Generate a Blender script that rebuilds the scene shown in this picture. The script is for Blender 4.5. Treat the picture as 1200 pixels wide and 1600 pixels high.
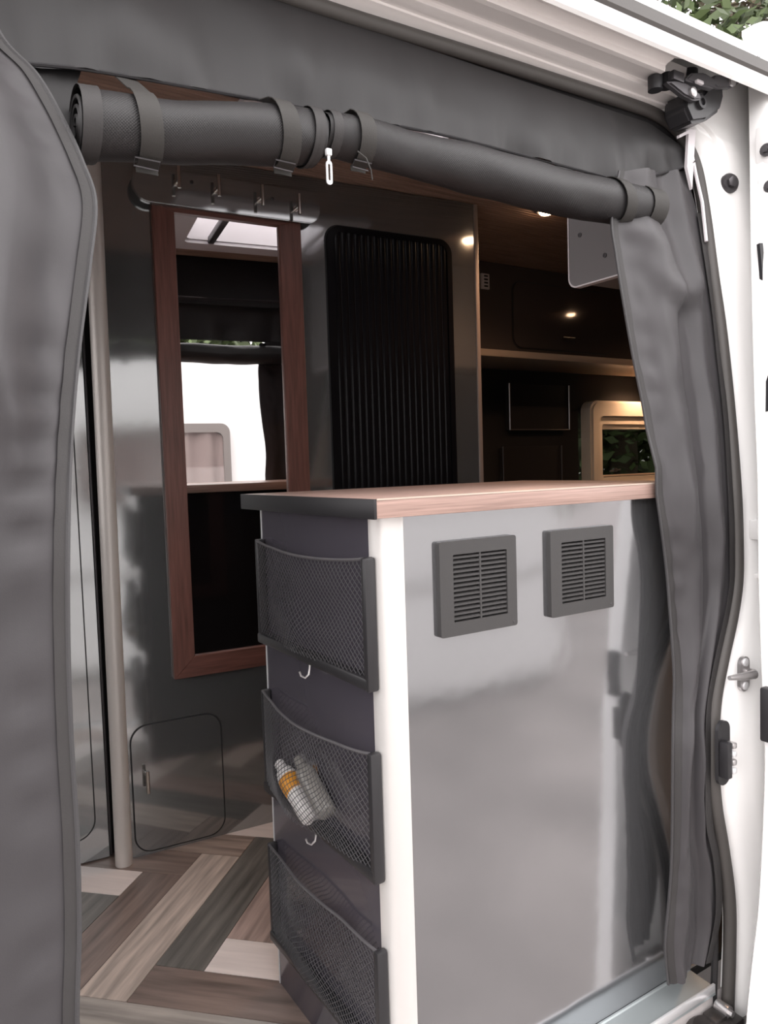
import bpy, bmesh, math, random
from mathutils import Vector, Matrix, noise
random.seed(7)
for o in list(bpy.data.objects):
    bpy.data.objects.remove(o)
SC = bpy.context.scene
COL = SC.collection

# ------------------------------------------------------------------ camera
cam_d = bpy.data.cameras.new('camera')
cam = bpy.data.objects.new('camera', cam_d)
COL.objects.link(cam)
cam_d.sensor_fit = 'HORIZONTAL'
cam_d.sensor_width = 36.0
cam_d.lens = 36.0 * 1175 / 1200
cam_d.clip_start = 0.02
Rx = Vector((0.843, -0.059, 0.535)); Ry = Vector((-0.538, -0.035, 0.842)); Rz = Vector((-0.031, -0.998, -0.061))
right = Vector((Rx[0], Ry[0], Rz[0])).normalized()
down = Vector((Rx[1], Ry[1], Rz[1]))
down = (down - right * down.dot(right)).normalized()
fwd = right.cross(down)
M4 = Matrix((right, -down, -fwd)).transposed().to_4x4()
M4.translation = Vector((-0.543, -0.861, 0.968))
cam.matrix_world = M4
SC.camera = cam

# ------------------------------------------------------------------ world, exposure
w = bpy.data.worlds.new('overcast_sky'); SC.world = w; w.use_nodes = True
nt = w.node_tree; nt.nodes.clear()
out = nt.nodes.new('ShaderNodeOutputWorld'); bg = nt.nodes.new('ShaderNodeBackground')
tc = nt.nodes.new('ShaderNodeTexCoord'); sep = nt.nodes.new('ShaderNodeSeparateXYZ'); rp = nt.nodes.new('ShaderNodeValToRGB')
nt.links.new(tc.outputs['Generated'], sep.inputs[0]); nt.links.new(sep.outputs['Z'], rp.inputs[0])
rp.color_ramp.elements[0].color = (0.84, 0.81, 0.81, 1); rp.color_ramp.elements[1].color = (1.0, 0.97, 0.97, 1)
rp.color_ramp.elements[1].position = 0.7
nt.links.new(rp.outputs[0], bg.inputs[0]); bg.inputs[1].default_value = 1.0
nt.links.new(bg.outputs[0], out.inputs[0])
SC.view_settings.view_transform = 'Standard'
SC.view_settings.look = 'None'
SC.view_settings.gamma = 1.0
SC.view_settings.use_curve_mapping = False
SC.view_settings.exposure = 2.05

# ------------------------------------------------------------------ materials
MATS = {}
def mat(name, col, rough=0.5, metal=0.0, coat=0.0, spec=0.5, emit=None, estr=0.0, noise_amt=0.0, noise_scale=8.0,
        stretch=(1, 1, 1), bump=0.0, bscale=60.0, bdist=0.002, sheen=0.0, trans=0.0, rand=0.0, ior=1.45, coatrough=0.05):
    m = bpy.data.materials.new(name); m.use_nodes = True
    n = m.node_tree; b = n.nodes['Principled BSDF']
    b.inputs['Base Color'].default_value = (*col, 1)
    b.inputs['Roughness'].default_value = rough
    b.inputs['Metallic'].default_value = metal
    b.inputs['Coat Weight'].default_value = coat
    b.inputs['Coat Roughness'].default_value = coatrough
    b.inputs['Specular IOR Level'].default_value = spec
    b.inputs['IOR'].default_value = ior
    b.inputs['Transmission Weight'].default_value = trans
    b.inputs['Sheen Weight'].default_value = sheen
    if emit:
        b.inputs['Emission Color'].default_value = (*emit, 1); b.inputs['Emission Strength'].default_value = estr
    if noise_amt or bump or rand:
        t = n.nodes.new('ShaderNodeTexCoord'); mp = n.nodes.new('ShaderNodeMapping'); mp.inputs['Scale'].default_value = stretch
        n.links.new(t.outputs['Object'], mp.inputs[0])
        vec = mp.outputs[0]
        if rand:
            oi = n.nodes.new('ShaderNodeObjectInfo'); ad = n.nodes.new('ShaderNodeVectorMath'); ad.operation = 'MULTIPLY_ADD'
            cx = n.nodes.new('ShaderNodeCombineXYZ')
            for k in range(3): n.links.new(oi.outputs['Random'], cx.inputs[k])
            n.links.new(cx.outputs[0], ad.inputs[0]); ad.inputs[1].default_value = (13.7 * rand, 7.3 * rand, 5.1 * rand)
            n.links.new(vec, ad.inputs[2]); vec = ad.outputs[0]
        if noise_amt:
            ns = n.nodes.new('ShaderNodeTexNoise'); ns.inputs['Scale'].default_value = noise_scale; ns.inputs['Detail'].default_value = 6
            n.links.new(vec, ns.inputs['Vector'])
            cr = n.nodes.new('ShaderNodeValToRGB')
            cr.color_ramp.elements[0].position = 0.25; cr.color_ramp.elements[1].position = 0.75
            cr.color_ramp.elements[0].color = (*[max(0, c * (1 - noise_amt)) for c in col], 1)
            cr.color_ramp.elements[1].color = (*[min(1, c * (1 + noise_amt)) for c in col], 1)
            n.links.new(ns.outputs['Fac'], cr.inputs[0]); n.links.new(cr.outputs[0], b.inputs['Base Color'])
        if bump:
            n2 = n.nodes.new('ShaderNodeTexNoise'); n2.inputs['Scale'].default_value = bscale; n2.inputs['Detail'].default_value = 4
            n.links.new(vec, n2.inputs['Vector'])
            bp = n.nodes.new('ShaderNodeBump'); bp.inputs['Strength'].default_value = bump; bp.inputs['Distance'].default_value = bdist
            n.links.new(n2.outputs['Fac'], bp.inputs['Height']); n.links.new(bp.outputs[0], b.inputs['Normal'])
    MATS[name] = m
    return m
GREY = (0.155, 0.165, 0.172)
mat('grey_laminate', (0.36, 0.37, 0.375), 0.09, metal=0.8, bump=0.07, bscale=2.2, bdist=0.02)
mat('grey_laminate_front', (0.37, 0.372, 0.385), 0.10, metal=0.88, bump=0.12, bscale=2.3, bdist=0.02)
mat('groove', (0.02, 0.021, 0.023), 0.5)
mat('navy_panel', (0.066, 0.06, 0.074), 0.16, coat=0.5, coatrough=0.06, noise_amt=0.08, noise_scale=5)
mat('black_gloss', (0.012, 0.011, 0.013), 0.14, coat=0.5)
mat('slat_black', (0.008, 0.0075, 0.009), 0.2, spec=0.16)
mat('black_satin', (0.02, 0.019, 0.021), 0.4)
mat('black_plastic', (0.026, 0.025, 0.027), 0.35, bump=0.05, bscale=300)
mat('vent_plastic', (0.048, 0.046, 0.046), 0.4, bump=0.05, bscale=300)
mat('dark_void', (0.012, 0.012, 0.013), 0.8)
mat('frame_wood', (0.15, 0.062, 0.048), 0.42, noise_amt=0.35, noise_scale=9, stretch=(16, 16, 1.0), bump=0.1, bscale=30)
mat('frame_wood_flat', (0.15, 0.062, 0.048), 0.42, noise_amt=0.35, noise_scale=9, stretch=(1.0, 16, 16), bump=0.1, bscale=30)
mat('worktop_wood', (0.35, 0.235, 0.20), 0.34, noise_amt=0.3, noise_scale=7, stretch=(1.2, 30, 60), bump=0.06, bscale=20)
mat('aluminium_profile', (0.72, 0.70, 0.68), 0.33, metal=0.35)
mat('post_profile', (0.62, 0.58, 0.55), 0.38, metal=0.25)
mat('edge_trim', (0.30, 0.235, 0.205), 0.4)
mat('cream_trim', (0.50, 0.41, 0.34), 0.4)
mat('sill_aluminium', (0.42, 0.46, 0.47), 0.42, metal=0.6)
mat('bright_aluminium', (0.78, 0.78, 0.79), 0.3, metal=0.4)
mat('white_paint', (0.88, 0.87, 0.86), 0.25, coat=0.5)
mat('cream_paint', (0.80, 0.76, 0.74), 0.35, coat=0.2)
mat('rubber', (0.068, 0.062, 0.058), 0.5, bump=0.05, bscale=200)
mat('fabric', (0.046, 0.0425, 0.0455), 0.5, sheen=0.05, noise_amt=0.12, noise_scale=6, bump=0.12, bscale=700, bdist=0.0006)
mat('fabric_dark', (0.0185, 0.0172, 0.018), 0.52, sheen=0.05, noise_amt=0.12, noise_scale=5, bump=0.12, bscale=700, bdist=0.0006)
mat('tape', (0.034, 0.0315, 0.0315), 0.6, bump=0.3, bscale=500, bdist=0.0008)
mat('strap_web', (0.036, 0.0335, 0.031), 0.65, bump=0.3, bscale=600, bdist=0.0008)
mat('zip_teeth', (0.05, 0.048, 0.05), 0.4, bump=0.5, bscale=900, bdist=0.001)
mat('net_cord', (0.06, 0.058, 0.062), 0.35)
mat('elastic', (0.10, 0.095, 0.1), 0.55, bump=0.3, bscale=800)
mat('chrome', (0.62, 0.58, 0.54), 0.22, metal=1.0)
mat('arm_grey', (0.16, 0.155, 0.165), 0.35, metal=0.4)
mat('dark_steel', (0.09, 0.085, 0.09), 0.38, metal=0.6)
mat('steel', (0.55, 0.53, 0.53), 0.3, metal=0.8)
mat('mirror_silver', (0.86, 0.84, 0.84), 0.012, metal=1.0)
mat('carpet_black', (0.017, 0.016, 0.017), 0.9, bump=0.3, bscale=400)
mat('rib_brown', (0.36, 0.235, 0.18), 0.5, noise_amt=0.25, noise_scale=6, stretch=(1, 12, 12))
mat('cupboard_brown', (0.12, 0.10, 0.095), 0.07, metal=.3, coat=0.6)
mat('pale_cream', (0.74, 0.67, 0.58), 0.35)
mat('panel_grey', (0.20, 0.19, 0.195), 0.4)
mat('white_plastic', (0.72, 0.68, 0.7), 0.4)
mat('acrylic_white', (0.9, 0.9, 0.9), 0.3, trans=0.0)
mat('lamp_warm', (1, 0.8, 0.55), 0.4, emit=(1.0, 0.66, 0.40), estr=8.0)
mat('asphalt', (0.26, 0.235, 0.225), 0.9, noise_amt=0.35, noise_scale=1.4, bump=0.4, bscale=90)
mat('caravan_white', (0.82, 0.81, 0.80), 0.3, coat=0.3)
mat('caravan_frame', (0.19, 0.17, 0.16), 0.4)
mat('pink_cloth', (0.44, 0.35, 0.33), 0.8)
mat('bark', (0.09, 0.065, 0.045), 0.9, noise_amt=0.3, noise_scale=10, stretch=(6, 6, 1))
mat('white_bottle', (0.78, 0.75, 0.74), 0.3)
mat('orange_label', (0.72, 0.31, 0.035), 0.45, noise_amt=0.15, noise_scale=50)
mat('grey_bottle', (0.27, 0.255, 0.235), 0.25, coat=0.5)
mat('dark_red', (0.11, 0.03, 0.03), 0.5)
mat('scuffed_white', (0.62, 0.58, 0.57), 0.5, noise_amt=0.35, noise_scale=14)
mat('grease', (0.03, 0.026, 0.025), 0.35, noise_amt=0.5, noise_scale=30)
def glass_mat(name, tint, fac):
    m = bpy.data.materials.new(name); m.use_nodes = True; n = m.node_tree; n.nodes.clear()
    o = n.nodes.new('ShaderNodeOutputMaterial'); mx = n.nodes.new('ShaderNodeMixShader')
    a = n.nodes.new('ShaderNodeBsdfTransparent'); a.inputs[0].default_value = (*tint, 1)
    g = n.nodes.new('ShaderNodeBsdfGlossy'); g.inputs['Roughness'].default_value = 0.03
    mx.inputs[0].default_value = fac
    n.links.new(a.outputs[0], mx.inputs[1]); n.links.new(g.outputs[0], mx.inputs[2]); n.links.new(mx.outputs[0], o.inputs[0])
    MATS[name] = m
glass_mat('tinted_glass', (0.30, 0.31, 0.29), 0.06)
glass_mat('clear_acrylic', (0.9, 0.9, 0.9), 0.06)
def leaf_mat(name, c):
    m = bpy.data.materials.new(name); m.use_nodes = True; n = m.node_tree; b = n.nodes['Principled BSDF']
    b.inputs['Roughness'].default_value = 0.5
    g = n.nodes.new('ShaderNodeNewGeometry'); r = n.nodes.new('ShaderNodeValToRGB')
    r.color_ramp.elements[0].color = (*[x * 0.5 for x in c], 1); r.color_ramp.elements[1].color = (*[x * 1.5 for x in c], 1)
    n.links.new(g.outputs['Random Per Island'], r.inputs[0]); n.links.new(r.outputs[0], b.inputs['Base Color'])
    MATS[name] = m
leaf_mat('leaf_green', (0.07, 0.10, 0.035)); leaf_mat('leaf_olive', (0.095, 0.105, 0.045)); leaf_mat('leaf_brown', (0.10, 0.08, 0.05))
def mesh_cloth(name, dark, light, su, sv):
    m = bpy.data.materials.new(name); m.use_nodes = True; n = m.node_tree; b = n.nodes['Principled BSDF']
    b.inputs['Roughness'].default_value = 0.5
    uv = n.nodes.new('ShaderNodeUVMap'); mp = n.nodes.new('ShaderNodeMapping'); mp.inputs['Scale'].default_value = (su, sv, 1)
    mp.inputs['Rotation'].default_value = (0, 0, math.radians(45))
    n.links.new(uv.outputs[0], mp.inputs[0])
    ck = n.nodes.new('ShaderNodeTexVoronoi'); ck.inputs['Randomness'].default_value = 0.0; ck.inputs['Scale'].default_value = 1.0
    n.links.new(mp.outputs[0], ck.inputs['Vector'])
    r = n.nodes.new('ShaderNodeValToRGB'); r.color_ramp.elements[0].position = 0.3; r.color_ramp.elements[1].position = 0.5
    r.color_ramp.elements[0].color = (*dark, 1); r.color_ramp.elements[1].color = (*light, 1)
    n.links.new(ck.outputs['Distance'], r.inputs[0]); n.links.new(r.outputs[0], b.inputs['Base Color'])
    bp = n.nodes.new('ShaderNodeBump'); bp.inputs['Strength'].default_value = 0.5; bp.inputs['Distance'].default_value = 0.001
    n.links.new(ck.outputs['Distance'], bp.inputs['Height']); n.links.new(bp.outputs[0], b.inputs['Normal'])
    MATS[name] = m
mesh_cloth('net_cloth', (0.006, 0.0055, 0.006), (0.022, 0.020, 0.021), 430, 430)
PLANK_COLS = {'tan': (0.50, 0.42, 0.37), 'brown': (0.20, 0.15, 0.13), 'dark': (0.15, 0.142, 0.13), 'white': (0.80, 0.72, 0.69),
              'taupe': (0.33, 0.26, 0.225), 'grey': (0.32, 0.29, 0.265), 'rosy': (0.37, 0.28, 0.25)}
for k, c in PLANK_COLS.items():
    mat('plank_' + k, c, 0.38, noise_amt=0.48 if k != 'white' else 0.1, noise_scale=2.2, stretch=(2.2, 26, 1), rand=1.0, bump=0.05, bscale=8)

# ------------------------------------------------------------------ helpers
def link(name, bm, m, parent=None, smooth=40, uv=False):
    me = bpy.data.meshes.new(name); bm.normal_update(); bm.to_mesh(me); bm.free()
    if smooth:
        for p in me.polygons: p.use_smooth = True
        me.set_sharp_from_angle(angle=math.radians(smooth))
    ms = m if isinstance(m, (list, tuple)) else [m]
    for x in ms: me.materials.append(MATS[x])
    o = bpy.data.objects.new(name, me); COL.objects.link(o)
    if parent: o.parent = parent
    return o
def tag(o, label, cat=None, group=None, kind=None):
    o['label'] = label
    if cat: o['category'] = cat
    if group: o['group'] = group
    if kind: o['kind'] = kind
    return o
def thing(name, label, cat, loc=(0, 0, 0), rotz=0.0, group=None):
    o = bpy.data.objects.new(name, None); COL.objects.link(o); o.location = loc; o.rotation_euler = (0, 0, rotz)
    o.empty_display_size = 0.05
    return tag(o, label, cat, group)
def struct(o, label):
    o['kind'] = 'structure'; o['label'] = label
    return o
def dup(o, loc=None, label=None):
    c = o.copy(); COL.objects.link(c)
    if loc is not None: c.location = loc
    if label: c['label'] = label
    for ch in list(o.children):
        d = ch.copy(); COL.objects.link(d); d.parent = c
        for g in list(ch.children):
            e = g.copy(); COL.objects.link(e); e.parent = d
    return c
def B(): return bmesh.new()
def box(bm, x0, x1, y0, y1, z0, z1, bev=0.0, seg=2):
    t = B(); bmesh.ops.create_cube(t, size=1)
    for v in t.verts:
        v.co = Vector(((x0 + x1) / 2 + v.co.x * (x1 - x0), (y0 + y1) / 2 + v.co.y * (y1 - y0), (z0 + z1) / 2 + v.co.z * (z1 - z0)))
    if bev: bmesh.ops.bevel(t, geom=t.edges[:], offset=bev, segments=seg, affect='EDGES', profile=0.5)
    merge(bm, t)
def merge(bm, t, mtx=None):
    mp = {}
    for v in t.verts: mp[v] = bm.verts.new(mtx @ v.co if mtx else v.co)
    for f in t.faces:
        try: bm.faces.new([mp[v] for v in f.verts])
        except ValueError: pass
    t.free()
def tube(bm, pts, r, n=8, closed=False, cap=True):
    pts = [Vector(p) for p in pts]; N = len(pts); rings = []
    up = None
    for i, p in enumerate(pts):
        a = pts[(i - 1) % N] if (i > 0 or closed) else p; b = pts[(i + 1) % N] if (i < N - 1 or closed) else p
        d = (b - a).normalized()
        if up is None:
            up = Vector((0, 0, 1)) if abs(d.z) < 0.9 else Vector((1, 0, 0))
        s = d.cross(up).normalized(); up = s.cross(d).normalized()
        rr = r[i] if isinstance(r, (list, tuple)) else r
        rings.append([bm.verts.new(p + (s * math.cos(k * 2 * math.pi / n) + up * math.sin(k * 2 * math.pi / n)) * rr) for k in range(n)])
    for i in range(N if closed else N - 1):
        A, Bq = rings[i], rings[(i + 1) % N]
        for k in range(n): bm.faces.new((A[k], A[(k + 1) % n], Bq[(k + 1) % n], Bq[k]))
    if cap and not closed:
        bm.faces.new(rings[0][::-1]); bm.faces.new(rings[-1])
def cyl(bm, p, q, r, n=16): tube(bm, [p, q], r, n)
def rrect(u0, u1, z0, z1, r, n=6, corners=(1, 1, 1, 1)):      # corners: BL, BR, TR, TL
    P = []
    for (cx, cz, a0, on, kx, kz) in ((u0, z0, 180, corners[0], 1, 1), (u1, z0, 270, corners[1], -1, 1), (u1, z1, 0, corners[2], -1, -1), (u0, z1, 90, corners[3], 1, -1)):
        rr = r if on else 0.0005
        for i in range(n + 1):
            a = math.radians(a0 + 90 * i / n)
            P.append((cx + kx * rr + rr * math.cos(a), cz + kz * rr + rr * math.sin(a)))
    return P
def prism(bm, pts, d0, d1, axis='y'):
    def P(p, d): return {'y': (p[0], d, p[1]), 'x': (d, p[0], p[1]), 'z': (p[0], p[1], d)}[axis]
    a = [bm.verts.new(P(p, d0)) for p in pts]; b = [bm.verts.new(P(p, d1)) for p in pts]; n = len(pts)
    bm.faces.new(a[::-1]); bm.faces.new(b)
    for i in range(n): bm.faces.new((a[i], a[(i + 1) % n], b[(i + 1) % n], b[i]))
    bmesh.ops.recalc_face_normals(bm, faces=bm.faces[:])
def ring(bm, o, i, d0, d1, axis='y'):
    def P(p, d): return {'y': (p[0], d, p[1]), 'x': (d, p[0], p[1]), 'z': (p[0], p[1], d)}[axis]
    n = len(o); V = [[bm.verts.new(P(p, d)) for p in L] for L in (o, i) for d in (d0, d1)]
    for k in range(n):
        j = (k + 1) % n
        bm.faces.new((V[0][k], V[0][j], V[2][j], V[2][k])); bm.faces.new((V[1][k], V[3][k], V[3][j], V[1][j]))
        bm.faces.new((V[0][k], V[1][k], V[1][j], V[0][j])); bm.faces.new((V[2][k], V[2][j], V[3][j], V[3][k]))
    bmesh.ops.recalc_face_normals(bm, faces=bm.faces[:])
def extrude_profile(bm, prof, x0, x1, close=False):            # profile of (y, z) points swept along x
    a = [bm.verts.new((x0, p[0], p[1])) for p in prof]; b = [bm.verts.new((x1, p[0], p[1])) for p in prof]
    n = len(prof)
    for i in range(n if close else n - 1): bm.faces.new((a[i], b[i], b[(i + 1) % n], a[(i + 1) % n]))
    if close: bm.faces.new(a); bm.faces.new(b[::-1])
    bmesh.ops.recalc_face_normals(bm, faces=bm.faces[:])
def gridsurf(bm, rows, thick=0.0, uvscale=None):
    V = [[bm.verts.new(p) for p in r] for r in rows]
    uvl = bm.loops.layers.uv.new('UVMap') if uvscale else None
    for i in range(len(V) - 1):
        for j in range(len(V[0]) - 1):
            f = bm.faces.new((V[i][j], V[i][j + 1], V[i + 1][j + 1], V[i + 1][j]))
            if uvl:
                for l, (a, b) in zip(f.loops, ((i, j), (i, j + 1), (i + 1, j + 1), (i + 1, j))):
                    l[uvl].uv = (a * uvscale[0], b * uvscale[1])
    if thick:
        bmesh.ops.recalc_face_normals(bm, faces=bm.faces[:])
        bmesh.ops.solidify(bm, geom=bm.faces[:], thickness=thick)
def lerp(a, b, t): return a + (b - a) * t
def interp(x, X, Y):
    if x <= X[0]: return Y[0]
    for i in range(len(X) - 1):
        if x <= X[i + 1]: return lerp(Y[i], Y[i + 1], (x - X[i]) / (X[i + 1] - X[i]))
    return Y[-1]
def yd(z): return interp(z, [-.3, 0, .4, .9, 1.3, 1.62, 1.8], [-.06, -.06, -.075, -.04, .04, .11, .15])   # lean of the body side
def spline(pts, n):
    pts = [Vector(p) for p in pts]; out = []; N = len(pts)
    for i in range(N - 1):
        p0 = pts[max(i - 1, 0)]; p1 = pts[i]; p2 = pts[i + 1]; p3 = pts[min(i + 2, N - 1)]
        for k in range(n):
            t = k / n
            out.append(0.5 * ((2 * p1) + (p2 - p0) * t + (2 * p0 - 5 * p1 + 4 * p2 - p3) * t * t + (3 * p1 - p0 - 3 * p2 + p3) * t ** 3))
    out.append(pts[-1]); return out
def fn(p, s=1.0): return noise.noise(Vector(p) * s)

# ------------------------------------------------------------------ ground and van shell
bm = B(); box(bm, -30, 30, -30, 30, -0.66, -0.60)
struct(link('ground', bm, 'asphalt'), 'grey-brown asphalt ground around the parked van')

# floor of herringbone planks
bm = B(); box(bm, -1.6, 3.2, -0.003, 1.78, -0.02, -0.0045)
floor = struct(link('floor', bm, 'dark_void', smooth=0), 'van floor laid in mixed-tone wood planks in herringbone pattern')
def clip(poly, x0, x1, y0, y1):
    for ax, lim, sg in ((0, x0, 1), (0, x1, -1), (1, y0, 1), (1, y1, -1)):
        res = []
        for i in range(len(poly)):
            p, q = poly[i], poly[(i + 1) % len(poly)]
            ip, iq = sg * (p[ax] - lim) >= 0, sg * (q[ax] - lim) >= 0
            if ip: res.append(p)
            if ip != iq:
                t = (lim - p[ax]) / (q[ax] - p[ax]); res.append((lerp(p[0], q[0], t), lerp(p[1], q[1], t)))
        poly = res
        if not poly: return []
    return poly
PW, PL = 0.104, 0.52
P0 = (-0.182, 0.600); S2 = math.sqrt(0.5)
known = {('A', 0, 0): 'dark', ('A', -1, 0): 'tan', ('A', -2, 0): 'brown', ('B', 0, 0): 'brown', ('B', -1, 0): 'grey', ('A', 1, 0): 'rosy',
         ('B', 1, 0): 'white', ('B', -2, 0): 'white', ('A', -3, 0): 'dark'}
def ab(a, b): return (P0[0] + (a + b) * S2, P0[1] + (a - b) * S2)
names = list(PLANK_COLS)
spots = [((-.03, .955), 'brown'), ((.06, .985), 'taupe'), ((.19, .945), 'white'), ((-.22, .97), 'white'), ((-.27, .90), 'dark'), ((-.12, 1.0), 'brown'), ((-.35, .55), 'grey'), ((.02, .56), 'rosy')]
for kind in 'AB':
    for k in range(-14, 15):
        for m_ in range(-3, 4):
            if kind == 'A': a0, a1, b0, b1 = k * PW, k * PW + PL, k * PW, (k + 1) * PW
            else: a0, a1, b0, b1 = (k - 1) * PW, k * PW, k * PW, k * PW + PL
            a0 += m_ * PL; a1 += m_ * PL; b0 -= m_ * PL; b1 -= m_ * PL
            g = 0.0008
            quad = [ab(a0 + g, b0 + g), ab(a0 + g, b1 - g), ab(a1 - g, b1 - g), ab(a1 - g, b0 + g)]
            poly = clip(quad, -0.95, 0.75, 0.0, 1.16)
            if len(poly) < 3: continue
            area = abs(sum(poly[i][0] * poly[(i + 1) % len(poly)][1] - poly[(i + 1) % len(poly)][0] * poly[i][1] for i in range(len(poly)))) / 2
            if area < 0.0006: continue
            c = ab((a0 + a1) / 2, (b0 + b1) / 2); ang = math.radians(45 if kind == 'A' else -45)
            mi = Matrix.Rotation(-ang, 2)
            loc = [mi @ Vector((p[0] - c[0], p[1] - c[1])) for p in poly]
            top = random.uniform(-0.0004, 0.0)
            bm = B(); prism(bm, [(v.x, v.y) for v in loc], -0.0046, top, 'z')
            key = known.get((kind, k, m_)) or names[(k * 5 + m_ * 3 + (2 if kind == 'A' else 0) + random.randrange(3)) % 7]
            for (q, nm_) in spots:
                da, db = ((q[0] - P0[0]) + (q[1] - P0[1])) * S2, ((q[0] - P0[0]) - (q[1] - P0[1])) * S2
                if a0 < da < a1 and b0 < db < b1 and (kind, k, m_) not in known: key = nm_
            o = link('plank', bm, 'plank_' + key, floor, smooth=0); o.location = (c[0], c[1], 0); o.rotation_euler = (0, 0, ang)

# ceiling: brown ribs along the van, cut round the roof hatch
HX0, HX1, HY0, HY1 = 0.13, 0.72, 0.27, 0.70
ceil_bm = B()
y = 0.125
while y < 1.78:
    segs = [(-1.6, 3.2)] if (y + .012 < HY0 or y > HY1) else [(-1.6, HX0), (HX1, 3.2)]
    for (a, b) in segs: extrude_profile(ceil_bm, [(y, 1.772), (y + .0005, 1.763), (y + .0025, 1.760), (y + .008, 1.760), (y + .010, 1.763), (y + .0105, 1.772)], a, b)
    y += 0.015
for (a, b, c_, d_) in ((-1.6, HX0, .12, 1.8), (HX1, 3.2, .12, 1.8), (HX0, HX1, .12, HY0), (HX0, HX1, HY1, 1.8)): box(ceil_bm, a, b, c_, d_, 1.770, 1.775)
ceiling = struct(link('ceiling', ceil_bm, 'rib_brown', smooth=0), 'ribbed brown ceiling lining of the van')
bm = B()
for (a, b, c_, d_) in ((-1.7, HX0, .06, 1.86), (HX1, 3.3, .06, 1.86), (HX0, HX1, .06, HY0), (HX0, HX1, HY1, 1.86)): box(bm, a, b, c_, d_, 1.775, 1.80)
struct(link('roof', bm, 'white_paint'), 'white metal roof skin of the van')

bm = B()
box(bm, -1.6, 2.27, 1.76, 1.80, -0.02, 1.775); box(bm, 3.02, 3.2, 1.76, 1.80, -0.02, 1.775)
box(bm, 2.27, 3.02, 1.76, 1.80, -0.02, 0.82); box(bm, 2.27, 3.02, 1.76, 1.80, 1.20, 1.775)
struct(link('wall_back', bm, 'carpet_black'), 'far side wall of the van lined in black carpet')
bm = B(); box(bm, 3.2, 3.25, 0.0, 1.8, -0.02, 1.775)
struct(link('wall_rear', bm, 'carpet_black'), 'black lined rear end of the van interior')
bm = B(); box(bm, -1.65, -1.6, 0.0, 1.8, -0.02, .80); box(bm, -1.65, -1.6, 0.0, 1.8, 1.66, 1.775); box(bm, -1.65, -1.6, 0.0, .10, .80, 1.66); box(bm, -1.65, -1.6, 1.70, 1.8, .80, 1.66)
struct(link('wall_front', bm, 'carpet_black'), 'dark front end of the van interior')
bm = B(); box(bm, -1.63, -1.624, .10, 1.70, .80, 1.66); struct(link('window_2', bm, 'clear_acrylic'), 'windscreen at the front end of the van')
def lean_panel(x0, x1, off0, off1, zs):
    b_ = B(); prof = [(yd(z) + off0, z) for z in zs] + [(yd(z) + off1, z) for z in reversed(zs)]
    extrude_profile(b_, prof, x0, x1, True); return b_
ZS = [-0.3, 0, .2, .4, .65, .9, 1.1, 1.3, 1.5, 1.62]
b_ = lean_panel(0.86, 3.25, 0.02, 0.05, ZS + [1.77])
b2 = lean_panel(-1.7, -0.85, 0.02, 0.05, ZS + [1.77]); merge(b_, b2)
box(b_, -0.85, 0.86, .1145, .1245, 1.588, 1.775)
struct(link('wall_door_side', b_, 'carpet_black'), 'black lined inside of the van wall round the side door')

# body skin: pillar jamb right of the opening (follows the seal curve), front pillar left
SEAL = [(-1.0, .109, 1.614), (-0.4, .109, 1.614), (-.038, .109, 1.614), (.135, .110, 1.618), (.300, .111, 1.623), (.508, .111, 1.627), (.645, .112, 1.630),
        (.719, .112, 1.628), (.773, .109, 1.614), (.802, .101, 1.580), (.817, .090, 1.530), (.813, .070, 1.436), (.798, .044, 1.317), (.787, .020, 1.202),
        (.767, -.009, 1.053), (.740, -.038, .910), (.732, -.047, .805), (.722, -.052, .736), (.700, -.056, .674), (.665, -.061, .605), (.634, -.066, .531),
        (.619, -.072, .444), (.623, -.074, .362), (.650, -.070, .271), (.675, -.066, .166), (.682, -.062, .064), (.678, -.060, -.071), (.676, -.06, -.2)]
side = [p for p in SEAL[7:]]
rows = []
for p in spline(side, 3):
    x0 = p.x + 0.004
    yj = yd(p.z)
    rows.append([(x0, yj + 0.012, p.z), (x0 + .012, yj - .012, p.z), (x0 + .03, yj - .028, p.z), (x0 + .055, yj - .03, p.z), (x0 + .062, yj - .037, p.z), (x0 + .12, yj - .04, p.z), (1.5, yj - .05, p.z)])
rows.insert(0, [(v[0], v[1] + .018, v[2] + .16) for v in rows[0]])
bm = B(); gridsurf(bm, rows, 0.004)
pillar = struct(link('trim_1', bm, 'white_paint', smooth=50), 'white painted door pillar right of the side door opening')
bm = lean_panel(-1.7, -0.86, -0.05, 0.02, ZS + [1.77])
struct(link('trim_2', bm, 'white_paint'), 'white painted front door pillar left of the opening')
# header rails above the opening
bm = B()
prof = [(.125, 1.612), (.112, 1.632), (.100, 1.640), (.094, 1.642), (.0935, 1.6455), (.074, 1.648), (.071, 1.649), (.0705, 1.6555), (.068, 1.657), (.060, 1.654), (.036, 1.653), (.0325, 1.6515), (.0235, 1.652), (.0225, 1.6615), (.018, 1.664), (.004, 1.666),
        (-.012, 1.657)]
extrude_profile(bm, prof, -1.7, 0.64)
prof2 = [(.125, 1.612), (.112, 1.632), (.100, 1.640), (.094, 1.642), (.0935, 1.6455), (.074, 1.648), (.071, 1.649), (.0705, 1.6555), (.068, 1.657), (.048, 1.655), (.044, 1.69)]
extrude_profile(bm, prof2, 0.64, 0.755)
header = struct(link('trim_3', bm, 'cream_paint', smooth=25), 'stepped cream painted metal header above the side door')
bm = B(); extrude_profile(bm, [(-.012, 1.657), (-.017, 1.661), (-.018, 1.667), (-.004, 1.697), (.004, 1.703), (.10, 1.775), (.10, 1.80), (.06, 1.80)], -1.7, 1.5)
struct(link('trim_4', bm, 'white_paint', smooth=30), 'bright white roof edge band above the door header')
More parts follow.
